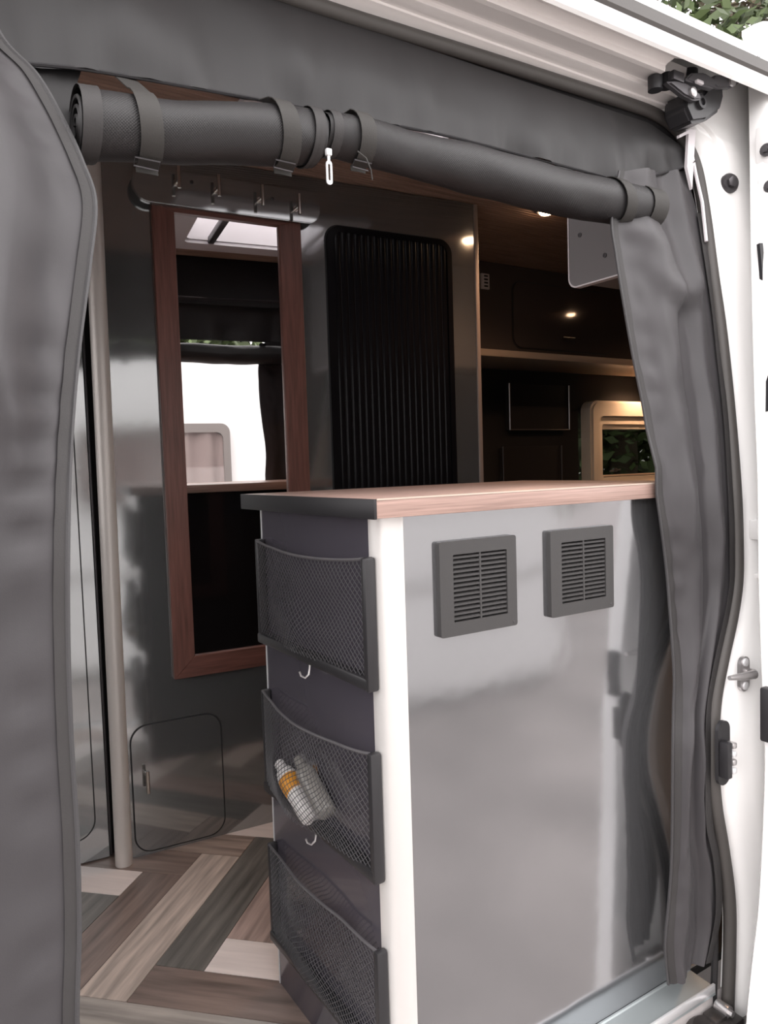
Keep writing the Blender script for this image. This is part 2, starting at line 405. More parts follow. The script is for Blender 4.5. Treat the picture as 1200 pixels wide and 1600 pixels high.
bm = B(); extrude_profile(bm, [(.000, 1.701), (-.004, 1.706), (-.002, 1.728), (.004, 1.733), (.03, 1.735), (.03, 1.71)], -1.7, 1.06, True)
gut = tag(link('awning_rail', bm, 'rubber', smooth=30), 'dark grey rail running along the roof edge above the white header', 'rail')

# rubber door seal: tube plus inner lip
seal_pts = spline(SEAL, 6)
bm = B(); tube(bm, [Vector((p.x, p.y - .006, p.z)) for p in seal_pts], 0.0115, 10)
seal = tag(link('door_seal', bm, 'rubber'), 'dark rubber seal running round the side door opening', 'seal')
bm = B()
tube(bm, [Vector((p.x - (.017 if i > 7 * 6 else 0.0), p.y + .012, p.z - (.016 if i < 9 * 6 else 0))) for i, p in enumerate(seal_pts)], 0.006, 6)
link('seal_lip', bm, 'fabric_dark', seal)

# sill and lower track
bm = B(); extrude_profile(bm, [(-.0005, -.006), (-.0008, 0.001), (-.004, 0.0012), (-.006, -.001), (-.050, -.004), (-.0515, -.0005), (-.0565, -.001), (-.0575, -.018), (-.052, -.018), (-.0005, -.012)], -1.3, 0.655, True)
tag(link('sill_plate', bm, 'sill_aluminium', smooth=25), 'grey aluminium sill plate along the foot of the glossy kitchen unit', 'sill plate')
bm = B(); box(bm, -1.3, 0.655, -0.0575, -0.0525, -0.014, 0.0022, 0.001); link('bright_lip', bm, 'bright_aluminium', bpy.data.objects['sill_plate'])
bm = B(); extrude_profile(bm, [(-.05, -.02), (-.052, -.10), (-.14, -.105), (-.145, -.25), (-.05, -.25)], -1.5, 0.70, True)
struct(link('trim_5', bm, 'scuffed_white'), 'scuffed white body sill below the door opening')
bm = B(); rr = [(0.52, -.054, -.045), (0.56, -.07, -.05), (.60, -.06, -.052), (.64, -.075, -.06), (.68, -.08, -.075)]
tube(bm, spline(rr, 4), [0.012 + .006 * random.random() for _ in range(17)], 7)
for q in range(10): 
    cx = .53 + .14 * random.random(); box(bm, cx, cx + .02 + .02 * random.random(), -.085 - .02 * random.random(), -.055, -.075, -.05 + .015 * random.random(), .004)
gt = tag(link('track_roller_arm', bm, 'grease'), 'greasy black roller arm in the lower door track at bottom right', 'roller arm')
bm = B(); cyl(bm, (.655, -.085, -.035), (.655, -.06, -.035), .011, 14); cyl(bm, (.655, -.092, -.035), (.655, -.085, -.035), .006, 6); link('bolt', bm, 'steel', gt)
bm = B(); box(bm, .66, 1.5, -.16, -.085, -.13, -.058, .006)
struct(link('trim_6', bm, 'rubber'), 'dark rubber step trim at the foot of the white pillar')

# ------------------------------------------------------------------ the open sliding door at the right
DE = [(.990, .10, 1.85), (.959, .070, 1.790), (.934, .051, 1.713), (.875, .012, 1.538), (.807, -.032, 1.336), (.734, -.082, 1.092), (.690, -.115, .924), (.668, -.130, .762),
      (.655, -.145, .548), (.650, -.152, .441), (.640, -.148, .219), (.626, -.144, .109), (.612, -.14, -.02), (.606, -.14, -.2)]
door = bpy.data.objects.new('door_1', None); COL.objects.link(door); door.location = (1.2, -.17, -.2); struct(door, 'white sliding door of the van slid open at the right')
rows = []
for p in spline(DE, 4):
    yo = p.y
    rows.append([(2.1, yo + .005, p.z), (p.x + .10, yo + .005, p.z), (p.x + .06, yo + .004, p.z), (p.x + .012, yo + .002, p.z), (p.x, yo - .006, p.z), (p.x, yo - .03, p.z), (p.x + .006, yo - .045, p.z), (p.x + .02, yo - .052, p.z), (2.1, yo - .06, p.z)])
bm = B(); gridsurf(bm, [[Vector(q) - door.location for q in r] for r in rows], 0.003)
link('door_leaf', bm, 'white_paint', door, smooth=40)
def onedoor(p): return Vector(p) - door.location
bm = B(); wp = [(.806, -.052, 1.352), (.797, -.062, 1.30), (.770, -.084, 1.20), (.742, -.107, 1.111), (.72, -.12, 1.04)]
tube(bm, [onedoor(p) for p in spline(wp, 4)], 0.006, 6); link('window_seal', bm, 'black_satin', door)
for (x0, x1, y0, y1, z0, z1) in ((.866, .91, -.075, -.006, 1.498, 1.590), (.850, .90, -.085, -.02, 1.44, 1.488)):
    bm = B(); box(bm, x0 - door.location[0], x1 - door.location[0], y0 - door.location[1], y1 - door.location[1], z0 - door.location[2], z1 - door.location[2], .004); link('hinge_bracket', bm, 'white_paint', door)
for (px_, py_, pz_) in ((.866, -.030, 1.540), (.850, -.047, 1.465)):
    bm = B(); c = onedoor((px_, py_, pz_)); dv = Vector((-1, -.15, .0)).normalized()
    cyl(bm, c, c + dv * .005, .0115, 14); cyl(bm, c + dv * .005, c + dv * .010, .006, 6); link('bolt', bm, 'dark_steel', door)
rows = [[onedoor((x, interp(z, [p[2] for p in DE[::-1]], [p[1] for p in DE[::-1]]) - .0685, z)) for x in (.90, 1.2, 1.6, 1.95)] for z in (1.02, 1.12, 1.22, 1.32, 1.42, 1.50)]
bm = B(); gridsurf(bm, rows, .004); link('side_window', bm, 'black_gloss', door)
bm = B(); box(bm, *[v for k, (a, b) in enumerate(((.640, .71), (-.178, -.150), (.488, .580))) for v in (a - door.location[k], b - door.location[k])], .004)
link('stop_block', bm, 'black_plastic', door)

bm = B(); box(bm, .752, .90, -.112, -.06, .812, .850, .006)
tag(link('lock_ledge', bm, 'white_paint', pillar), 'white ledge above a shaded recess')
bm = B(); box(bm, .752, .90, -.098, -.06, .742, .752, .003); link('lower_ledge', bm, 'white_paint', pillar)
bm = B(); box(bm, .775, .82, -.105, -.08, .760, .792, .003); link('latch_claw', bm, 'black_satin', pillar)
# things on the pillar
bm = B(); n_ = Vector((0, -1, .05)); c = Vector((.884, .06, 1.512))
prof_r = [(0, .020), (.004, .0205), (.010, .016), (.013, .012), (.014, .0)]
def lathe(bm, c, d, prof, n=20):
    d = Vector(d).normalized(); s = d.orthogonal().normalized(); t = d.cross(s); R_ = []
    for h, r in prof: R_.append([bm.verts.new(c + d * h + (s * math.cos(2 * math.pi * k / n) + t * math.sin(2 * math.pi * k / n)) * max(r, 1e-4)) for k in range(n)])
    for i in range(len(R_) - 1):
        for k in range(n): bm.faces.new((R_[i][k], R_[i][(k + 1) % n], R_[i + 1][(k + 1) % n], R_[i + 1][k]))
    bm.faces.new(R_[0][::-1]); bm.faces.new(R_[-1])
    bmesh.ops.recalc_face_normals(bm, faces=bm.faces[:])
c = Vector((.874, .050, 1.506))
bump = thing('rubber_bumper', 'round dark rubber bumper on the white pillar below the hinge arm', 'bumper', c)
bm = B(); lathe(bm, Vector((0, 0.006, 0)), (-.35, -1, .0), [(0, .019), (.008, .0195), (.013, .016)]); link('base', bm, 'dark_steel', bump)
bm = B(); lathe(bm, Vector((-.0045, -0.006, 0)), (-.35, -1, .0), [(0, .011), (.006, .011), (.008, .008)], 6); link('hex_head', bm, 'dark_steel', bump)

st = thing('door_striker', 'bright steel door striker on the white pillar above the code lock', 'striker', (.682, -.098, .584))
bm = B(); prism(bm, rrect(-.012, .016, -.032, .030, .013), 0.0, .006); link('plate', bm, 'steel', st)
bm = B(); tube(bm, [(.013, 0, .0), (.012, -.010, .0), (.004, -.015, .001), (-.03, -.013, .003), (-.060, -.010, .005)], [.0075, .008, .008, .0065, .004], 10); link('latch_bar', bm, 'steel', st)
for zz in (-.022, .020):
    bm = B(); lathe(bm, Vector((.002, 0, zz)), (0, -1, 0), [(0, .0075), (.003, .007), (.004, .004)], 14); link('screw', bm, 'bright_aluminium', st)
lk = thing('combination_lock', 'black combination lock with four pale number wheels beside the door seal', 'lock', (.608, -.105, .460))
bm = B(); prism(bm, rrect(-.014, .020, -.056, .056, .016), 0.0, .006); link('back_plate', bm, 'black_plastic', lk)
bm = B(); box(bm, -.012, .001, -.017, .0, -.038, .024, .002); link('lock_body', bm, 'black_satin', lk)
for k in range(4):
    bm = B(); box(bm, .0012, .0125, -.019, -.003, .0115 - k * .0145, .0225 - k * .0145, .003); link('number_wheel', bm, 'bright_aluminium' if k % 2 else 'steel', lk)

# roof corner hinge / upper roller arm
hg = thing('upper_roller_arm', 'dark metal roller arm of the sliding door at the top right corner', 'roller arm', (.74, .03, 1.62))
o_ = Vector(hg.location)
def at(*p): return Vector(p) - o_
def flat(pts, y0, y1, bev=.003):
    b_ = B(); prism(b_, [(p[0] - o_.x, p[1] - o_.z) for p in pts], y0 - o_.y, y1 - o_.y); bmesh.ops.bevel(b_, geom=b_.edges[:], offset=bev, segments=2, affect='EDGES'); return b_
link('housing', flat(((.712, 1.612), (.732, 1.587), (.778, 1.601), (.822, 1.630), (.832, 1.655), (.830, 1.676), (.79, 1.672), (.765, 1.648), (.715, 1.640)), .034, .085, .006), 'black_plastic', hg)
link('lower_arm', flat(((.640, 1.634), (.67, 1.642), (.70, 1.645), (.735, 1.636), (.742, 1.626), (.72, 1.619), (.69, 1.621)), .020, .034), 'dark_steel', hg)
link('link_plate', flat(((.695, 1.650), (.715, 1.668), (.755, 1.678), (.79, 1.674), (.785, 1.656), (.74, 1.652)), .022, .038), 'arm_grey', hg)
link('upper_arm', flat(((.775, 1.668), (.79, 1.684), (.84, 1.698), (.90, 1.735), (.938, 1.760), (.945, 1.742), (.91, 1.716), (.85, 1.676), (.80, 1.662)), .026, .042), 'arm_grey', hg)
for (x_, y_, z0_, z1_, r_) in ((.640, .045, 1.628, 1.652, .013), (.672, .045, 1.640, 1.664, .012), (.745, .05, 1.672, 1.69, .016)):
    bm = B(); cyl(bm, at(x_, y_, z0_), at(x_, y_, z1_), r_, 14); link('roller', bm, 'black_satin', hg)
for q in ((.712, .020, 1.631), (.842, .026, 1.683)):
    bm = B(); lathe(bm, at(*q), (0, -1, 0), [(0, .009), (.004, .009), (.006, .005)], 14); link('pivot_bolt', bm, 'steel', hg)
bm = B(); lathe(bm, at(.755, .034, 1.628), (0, -1, 0), [(0, .013), (.006, .012), (.0065, .007), (.002, .006)], 14); link('bolt_socket', bm, 'black_satin', hg)
bm = B(); box(bm, *[v for k, (a, b) in enumerate(((.66, .69), (.02, .034), (1.643, 1.660))) for v in (a - o_[k], b - o_[k])], .002); link('spring_clip', bm, 'dark_steel', hg)
bm = B(); box(bm, *[v for k, (a, b) in enumerate(((.722, .742), (.016, .023), (1.650, 1.657))) for v in (a - o_[k], b - o_[k])], .002); link('pale_pad', bm, 'white_plastic', hg)

# white plastic trim strips inside the top right door corner
ws = thing('plastic_corner_strip', 'white plastic strip in the top right corner behind the curtain', 'trim strip', (.765, .09, 1.55))
bm = B(); prism(bm, [(-.017, .033), (.016, .051), (.034, .053), (.022, -.062), (.006, -.022), (.012, .042), (-.016, .028)], -.016, -.010); link('strip', bm, 'white_plastic', ws)
bm = B(); tube(bm, [(.030, -.006, .03), (.033, -.016, -.03), (.030, -.032, -.09), (.022, -.046, -.17)], .0035, 6); link('piping', bm, 'white_plastic', ws)

# ------------------------------------------------------------------ kitchen unit
kit = thing('kitchen_unit', 'glossy grey kitchen cabinet standing just inside the door', 'cabinet', (0, 0, 0))
bm = B(); box(bm, .030, .66, 0.0, .016, .0, .898); link('front_panel', bm, 'grey_laminate_front', kit)
bm = B(); box(bm, .0, .018, .030, .41, .0, .898); link('end_panel', bm, 'navy_panel', kit)
bm = B(); box(bm, -.0012, 0.0, .4085, .4115, .0, .898); link('edge_strip', bm, 'bright_aluminium', kit)
bm = B(); box(bm, .018, .66, .395, .41, .0, .898); link('rear_panel', bm, 'black_gloss', kit)
bm = B(); box(bm, .645, .66, .016, .395, .0, .898); link('side_panel', bm, 'black_satin', kit)
bm = B()
arc = [(.0345 - .0345 * math.cos(a) , .0345 - .0345 * math.sin(a)) for a in [i * math.pi / 2 / 12 for i in range(13)]]
prof_c = [(-.0015 + 0.0, .034)] + [(x - .0015, y - .0025) for x, y in arc] + [(.0345, .010), (.010, .0345)]
prism(bm, prof_c, .0, .898, 'z'); link('corner_profile', bm, 'aluminium_profile', kit, smooth=30)
wt = thing('worktop', 'wood grain worktop lying on the grey kitchen unit', 'worktop', (0, 0, .898))
bm = B(); box(bm, -.017, .68, -.016, .452, 0, .026, .0012); link('slab', bm, 'worktop_wood', wt)
bm = B(); box(bm, -.0215, -.017, -.016, .452, -.001, .0262, .0008); tag(link('end_edging', bm, 'black_satin', wt), 'black end edging')
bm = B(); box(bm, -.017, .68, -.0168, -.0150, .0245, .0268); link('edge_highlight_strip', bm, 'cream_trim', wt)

def vent(x0, label):
    v = thing('vent_grille', label, 'vent', (x0, 0, .7195), 0, 'vent grilles in the kitchen front')
    W, H = .145, .138
    bm = B(); o4 = rrect(0, W, 0, H, .004, 3); i4 = rrect(.024, W - .019, .020, H - .020, .0015, 3)
    ring(bm, o4, i4, -.009, 0.0); link('frame', bm, 'vent_plastic', v, smooth=30)
    bm = B(); box(bm, .02, W - .015, -.001, -.0002, .016, H - .016); link('backing', bm, 'dark_void', v)
    me = None
    for k in range(14):
        z = .0245 + k * (H - .049) / 13
        if me is None:
            bm = B(); hw_ = (W - .043) / 2
            prism(bm, [(-.0022, -.0016), (-.0022, .0012), (.0040, .0034), (.0040, .0026)], -hw_, hw_, 'x'); s = link('louvre', bm, 'vent_plastic', v, smooth=0); me = s
        else:
            s = me.copy(); COL.objects.link(s); s.parent = v
        s.location = (.024 + (W - .043) / 2, -.0052, z)
    bm = B(); box(bm, W / 2 + .0012, W / 2 + .0042, -.0078, -.004, .018, H - .018); link('mullion', bm, 'vent_plastic', v)
    bm = B(); lathe(bm, Vector((W - .007, -.009, .006)), (0, -1, 0), [(0, .0022), (.0008, .0018)], 8); link('screw', bm, 'dark_steel', v)
    return v
vent(.089, 'dark louvred vent grille nearer the pale corner profile'); vent(.306, 'dark louvred vent grille nearer the hanging right curtain')

def pocket(z0, z1, label, bulge, sag, bpos, seed):
    Y0, Y1 = .020, .404
    t = thing('net_pocket', label, 'pocket', (-.0005, 0, z0), 0, 'net pockets on the kitchen end panel'); h = z1 - z0
    bm = B(); box(bm, -.019, 0, Y0 - .003, Y0 + .010, -.003, h, .004); link('near_post', bm, 'black_plastic', t)
    bm = B(); box(bm, -.016, 0, Y1 - .008, Y1 + .004, 0, h, .003); link('far_post', bm, 'black_plastic', t)
    bm = B(); box(bm, -.020, 0, Y0, Y1, -.001, .017, .004); link('bottom_bar', bm, 'black_plastic', t)
    def S(u, v):                                     # u: far -> near, v: bottom -> top
        y = lerp(Y1 - .004, Y0 + .008, u)
        e = math.sin(math.pi * min(max(u, 0), 1)) ** .8
        top = h - .002 - sag * e
        z = lerp(.012, top, v)
        b = bulge * e * (.35 + .65 * math.exp(-((v - .35) / .4) ** 2)) * (1 + .9 * math.exp(-((u - bpos) / .2) ** 2))
        x = -.014 - b - .004 * fn((u * 5 + seed, v * 4, seed)) * e
        y += .013 * fn((u * 3.1, v * 3 + seed, 2.0)) * e; z += .017 * fn((u * 3.5 + seed, v * 2.2, 7.0)) * e * (1 - abs(2 * v - 1))
        return Vector((x, y, z))
    nu, nv = 66, 32
    bm = B(); r = .00065
    nodes = {}
    for i in range(nu + 1):
        for j in range(nv + 1):
            if (i + j) % 2 == 0: nodes[i, j] = S(i / nu, j / nv)
    tri = [Vector((-1, 0, 0)), Vector((.5, .6, .6)), Vector((.5, -.6, -.6))]
    for (i, j), p in nodes.items():
        for dj in (1, -1):
            q = nodes.get((i + 1, j + dj))
            if q is None: continue
            d = (q - p).normalized(); s = d.cross(Vector((1, 0, 0))).normalized(); n2 = Vector((-1, 0, 0))
            R1 = [bm.verts.new(p + v_) for v_ in (s * r, n2 * r, -s * r)]; R2 = [bm.verts.new(q + v_) for v_ in (s * r, n2 * r, -s * r)]
            for k in range(3): bm.faces.new((R1[k], R1[(k + 1) % 3], R2[(k + 1) % 3], R2[k]))
    link('net', bm, 'net_cord', t, smooth=80)
    bm = B(); tube(bm, [S(i / 24, 1.0) for i in range(25)], .0024, 6); link('elastic_edge', bm, 'elastic', t)
    bm = B(); tube(bm, [S(0.0, i / 10) for i in range(11)], .0014, 5); link('binding_cord', bm, 'elastic', t)
    if seed < 8: bm = B(); tube(bm, [(-.008, .215, .004), (-.010, .215, -.012), (-.012, .214, -.020), (-.018, .216, -.025), (-.024, .218, -.021), (-.026, .219, -.014)], .0018, 7); link('wire_hook', bm, 'steel', t)
    return t, S
p1, _ = pocket(.657, .843, 'uppermost of three black net pockets on the kitchen end panel', .007, .012, .35, 1.3)
p2, S2f = pocket(.381, .567, 'middle black net pocket holding two bottles', .0215, .014, .36, 4.1)
p3, _ = pocket(.097, .279, 'lowest of three black net pockets, near the floor', .010, .004, .4, 8.8)
def bottle(loc, tilt, label, m, cap_m, band, L=.105, r=.019):
    t = thing('bottle', label, 'bottle', loc); d = Vector((tilt[0], tilt[1], tilt[2])).normalized()
    bm = B(); lathe(bm, Vector((0, 0, 0)), d, [(0, r * .6), (.004, r * .93), (.010, r), (L * .75, r), (L * .86, r * .8), (L * .92, r * .45)], 20); link('bottle_body', bm, m, t)
    bm = B(); lathe(bm, d * (L * .91), d, [(0, r * .5), (.016, r * .5), (.018, r * .4)], 16); link('cap', bm, cap_m, t)
    if band:
        bm = B(); lathe(bm, d * (L * .45), d, [(0, r * 1.0), (.0005, r * 1.02), (L * .26, r * 1.02), (L * .265, r * 1.0)], 20); link('paper_label', bm, band, t)
    return t
bottle((-.0200, .205, .404), (0.0, .92, .38), 'white bottle with orange label in the middle net pocket', 'white_bottle', 'white_bottle', 'orange_label', .13, .0185)
bottle((-.0190, .152, .430), (0.0, .86, .48), 'murky grey bottle behind the white bottle in the middle pocket', 'grey_bottle', 'grey_bottle', None, .11, .0165)

# ------------------------------------------------------------------ wet room wall with mirror (yawed a little)
WO = (0.1, 1.03, 0.0); WR = math.radians(-4.5)
cab = thing('tall_cabinet', 'tall grey laminate wall unit carrying the mirror', 'cabinet', WO, WR)
bm = B(); box(bm, -.235, .875, 0, .018, 0, 1.757); link('front_panel', bm, 'grey_laminate', cab)
bm = B(); box(bm, .857, .875, .018, .64, 0, 1.757); link('side_panel', bm, 'grey_laminate', cab)
bm = B(); box(bm, .875, .889, -.004, .02, 0, 1.757, .002); link('edge_trim', bm, 'edge_trim', cab)
bm = B(); tube(bm, [(-.237, -.016, 0), (-.226, -.016, 1.755)], .021, 20); link('corner_post', bm, 'post_profile', cab)
bm = B(); prism(bm, rrect(-.207, .027, .006, .337, .045, 8), -.0012, 0.0); link('door_gap', bm, 'groove', cab)
bm = B(); prism(bm, rrect(-.2035, .0235, .0095, .3335, .042, 8), -.003, -.0005); hd = link('hatch_door', bm, 'grey_laminate', cab)
bm = B(); cyl(bm, (-.172, -.030, .170), (-.172, -.030, .226), .0045, 12); cyl(bm, (-.172, -.003, .212), (-.172, -.030, .212), .004, 10); link('handle', bm, 'chrome', hd)
# ribbed black door
bm = B(); ring(bm, rrect(.373, .792, .30, 1.640, .045, 8), rrect(.383, .784, .31, 1.632, .037, 8), -.0012, 0.0); link('door_gap', bm, 'groove', cab)
bm = B(); ring(bm, rrect(.378, .788, .305, 1.636, .042, 8), rrect(.400, .772, .325, 1.620, .026, 8), -.007, 0.0); fr = link('door_frame', bm, 'slat_black', cab)
bm = B(); prism(bm, rrect(.39, .782, .315, 1.63, .035, 8), -.0015, -.0005); tb = link('tambour_door', bm, 'black_satin', cab)
slat0 = None
for k in range(18):
    if slat0 is None:
        bm = B(); W_ = .0206
        prism(bm, [(-W_ / 2, -.0008), (-W_ / 2 + .001, -.0024), (-W_ / 4, -.0038), (0, -.0042), (W_ / 4, -.0038), (W_ / 2 - .001, -.0024), (W_ / 2, -.0008)], .32, 1.625, 'z')
        slat0 = link('slat', bm, 'slat_black', tb, smooth=50); s = slat0
    else:
        s = slat0.copy(); COL.objects.link(s); s.parent = tb
    s.location = (.4105 + k * .0207, 0, 0)
mir = thing('wall_mirror', 'tall mirror in red-brown wooden frame on the grey wall unit', 'mirror', WO, WR)
zt, zb, ul, ur = 1.632, .442, -.092, .298; fw = .054
for nm, pts in (('frame_stile', [(ul, zb), (ul + fw, zb + fw), (ul + fw, zt - .02), (ul, zt)]), ('frame_stile', [(ur, zb), (ur, zt), (ur - fw - .008, zt - .02), (ur - fw - .008, zb + fw)])):
    bm = B(); prism(bm, pts, -.018, -.0008); bmesh.ops.bevel(bm, geom=bm.edges[:], offset=.0012, segments=1, affect='EDGES'); link(nm, bm, 'frame_wood', mir)
for pts in ([(ul, zb), (ur, zb), (ur - fw - .008, zb + fw), (ul + fw, zb + fw)], [(ul, zt), (ul + fw, zt - .02), (ur - fw - .008, zt - .02), (ur, zt)]):
    bm = B(); prism(bm, pts, -.018, -.0008); bmesh.ops.bevel(bm, geom=bm.edges[:], offset=.0012, segments=1, affect='EDGES'); link('frame_rail', bm, 'frame_wood_flat', mir)
bm = B(); box(bm, ul + .04, ur - .045, -.008, -.001, zb + .04, zt - .01); link('glass_pane', bm, 'mirror_silver', mir, smooth=0)
hb = thing('hook_board', 'grey board with four metal hooks above the mirror', 'hook board', WO, WR)
bm = B(); prism(bm, rrect(-.139, .349, 1.622, 1.706, .040, 8), -.036, -.0185); bmesh.ops.bevel(bm, geom=[e for e in bm.edges if abs(e.verts[0].co.y - e.verts[1].co.y) < 1e-6], offset=.002, segments=2, affect='EDGES'); link('board', bm, 'grey_laminate', hb)
bm = B(); box(bm, -.08, .29, -.0185, 0.0, 1.634, 1.70); link('spacer', bm, 'black_satin', hb)
for u, z in ((-.034, 1.683), (.064, 1.677), (.177, 1.669), (.277, 1.660)):
    bm = B(); cyl(bm, (u, -.066, z - .028), (u, -.066, z + .024), .0045, 12); cyl(bm, (u, -.036, z - .006), (u, -.066, z - .006), .004, 10); lathe(bm, Vector((u, -.036, z - .006)), (0, -1, 0), [(0, .008), (.003, .008)], 12); link('hook', bm, 'chrome', hb)
for u, z in ((.004, 1.684), (.214, 1.672)):
    bm = B(); lathe(bm, Vector((u, -.036, z)), (0, -1, 0), [(0, .0045), (.0015, .0045), (.002, .003)], 10); link('screw', bm, 'dark_steel', hb)
wd = thing('wet_room_door', 'grey door with rounded groove left of the pale post', 'door', WO, WR)
bm = B(); box(bm, -.80, -.264, .034, .052, .004, 1.75); link('door_leaf', bm, 'grey_laminate', wd)
bm = B(); ring(bm, rrect(-.76, -.292, .06, 1.70, .05, 8), rrect(-.757, -.295, .063, 1.697, .047, 8), .0332, .0342); link('groove', bm, 'groove', wd)
bm = B(); box(bm, -.2625, -.256, .036, .056, .004, 1.75, .002); link('edge_strip', bm, 'dark_steel', wd)
bm = B(); box(bm, -.80, -.2355, .056, .066, 0, 1.757); struct(link('wall_left', bm, 'carpet_black', None), 'dark partition behind the wet room door'); bpy.data.objects['wall_left'].location = WO; bpy.data.objects['wall_left'].rotation_euler = (0, 0, WR)

# ------------------------------------------------------------------ roof hatch
rh = thing('roof_hatch', 'white framed roof hatch in the ribbed ceiling', 'roof hatch', (0, 0, 1.76))
bm = B()
def rect4(a, b, c_, d_): return rrect(a, b, c_, d_, .02, 4)
ring(bm, rect4(HX0 - .02, HX1 + .02, HY0 - .02, HY1 + .02), rect4(HX0 + .07, HX1 - .06, HY0 + .06, HY1 - .06), -.012, 0.0, 'z'); link('flange', bm, 'white_plastic', rh)
bm = B(); ring(bm, rect4(HX0 + .002, HX1 - .002, HY0 + .002, HY1 - .002), rect4(HX0 + .075, HX1 - .065, HY0 + .065, HY1 - .065), 0.0, .085, 'z'); link('well', bm, 'white_plastic', rh)
bm = B(); box(bm, HX0 + .02, HX1 - .02, HY0 + .02, HY1 - .02, .088, .094, .002); link('lid', bm, 'clear_acrylic', rh)
for xx in (HX0 + .15, HX1 - .11):
    bm = B(); box(bm, xx, xx + .022, HY0 + .05, HY1 - .05, -.010, .012, .003); link('stay_bar', bm, 'dark_steel' if xx < .4 else 'white_plastic', rh)

# ------------------------------------------------------------------ rear left: overhead cupboard, window, pouches, lights
oc = thing('overhead_cupboard', 'dark brown gloss overhead cupboard on the far wall', 'cupboard', (1.0, 1.45, 1.40))
bm = B(); box(bm, .0, 2.15, 0, .30, .016, .357); link('carcass', bm, 'cupboard_brown', oc)
bm = B(); prism(bm, rrect(.567, 1.153, .028, .301, .045, 8), -.0015, 0); link('door_gap', bm, 'groove', oc)
bm = B(); prism(bm, rrect(.573, 1.147, .034, .296, .040, 8), -.005, -.0005); od = link('door', bm, 'cupboard_brown', oc)
bm = B(); cyl(bm, (.825, -.028, .084), (.895, -.028, .084), .0045, 10); cyl(bm, (.852, -.004, .084), (.852, -.028, .084), .004, 8); link('handle', bm, 'chrome', od)
bm = B(); box(bm, .0, 2.15, -.012, .30, -.012, .016, .003); link('bottom_trim', bm, 'cream_trim', oc)
sw = thing('switch_plate', 'small white switch plate on the cupboard beside the tall unit', 'switch', (1.425, 1.448, 1.678))
bm = B(); box(bm, -.020, .020, -.008, 0.0015, -.030, .030, .002); link('plate', bm, 'white_plastic', sw)
for k in range(4):
    bm = B(); box(bm, -.008, .010, -.010, -.008, -.022 + k * .013, -.016 + k * .013); link('button', bm, 'black_satin', sw)
def pouch(x0, x1, z0, z1, label):
    t = thing('wall_pouch', label, 'pouch', (x0, 1.76, z0), 0, 'black pouches on the far wall'); W, H = x1 - x0, z1 - z0
    bm = B(); prism(bm, [(0, 0), (W, 0), (W, H), (0, H)], -.03, 0); bmesh.ops.bevel(bm, geom=bm.edges[:], offset=.008, segments=2, affect='EDGES'); link('pouch_body', bm, 'black_satin', t)
    for xx in (0.0, W):
        bm = B(); cyl(bm, (xx, -.034, .004), (xx, -.034, H), .003, 8); link('side_rod', bm, 'steel' if z1 > 1.2 else 'dark_steel', t)
    bm = B(); cyl(bm, (0, -.034, .004), (W, -.034, .004), .003, 8); link('bottom_rod', bm, 'dark_steel', t)
pouch(1.795, 2.175, 1.11, 1.325, 'upper black wall pouch with shiny side rods'); pouch(1.75, 2.12, .82, 1.04, 'lower black wall pouch just above the worktop line')
win = bpy.data.objects.new('window_1', None); COL.objects.link(win); win.location = (2.27, 1.76, .82); struct(win, 'far side window with cream inner frame')
bm = B(); ring(bm, rrect(.02, .82, -.03, .435, .05, 8), rrect(.105, .76, .055, .32, .015, 8), -.06, .0); ring(bm, rrect(.03, .81, -.02, .425, .045, 8), rrect(.075, .79, .03, .36, .03, 8), -.072, -.06); link('window_frame', bm, 'pale_cream', win)
bm = B(); box(bm, .105, .76, -.052, -.01, .295, .345, .004); link('blind_cassette', bm, 'pale_cream', win)
bm = B(); box(bm, .105, .76, -.046, -.03, .060, .068, .002); link('blind_rail', bm, 'cream_trim', win)
bm = B(); box(bm, .0, .75, .018, .022, .0, .38); link('window_pane', bm, 'tinted_glass', win)
bm = B(); cyl(bm, (.22, -.005, .085), (.30, -.005, .092), .004, 8); box(bm, .245, .27, -.012, .002, .082, .100, .002); link('window_catch', bm, 'dark_steel', win)

def downlight(x, y, z, label, power):
    t = thing('downlight', label, 'lamp', (x, y, z))
    bm = B(); lathe(bm, Vector((0, 0, 0)), (0, 0, -1), [(0, .032), (.004, .032), (.006, .027), (.004, .022)], 24); link('rim', bm, 'steel', t)
    bm = B(); lathe(bm, Vector((0, 0, -.0045)), (0, 0, -1), [(0, .021), (.005, .0205), (.009, .016), (.011, .006)], 20); link('lens', bm, 'lamp_warm', t)
    ld = bpy.data.lights.new('downlight_glow', 'SPOT'); ld.energy = power; ld.color = (1.0, .58, .33); ld.spot_size = math.radians(150); ld.spot_blend = .8; ld.shadow_soft_size = .02
    lo = bpy.data.objects.new('downlight_glow', ld); COL.objects.link(lo); lo.parent = t; lo.location = (0, 0, -.012)
    return t
downlight(1.22, .903, 1.76, 'small warm downlight in the ceiling beyond the tall unit', 6.0)
downlight(1.142, .644, 1.76, 'warm ceiling downlight mirrored at the top right of the tall grey unit', 4.0)
downlight(2.55, .83, 1.76, 'warm downlight in the ceiling toward the rear, mirrored in the overhead cupboard door', 6.0)
downlight(2.62, 1.60, 1.388, 'warm downlight under the overhead cupboard above the window', 5.0)

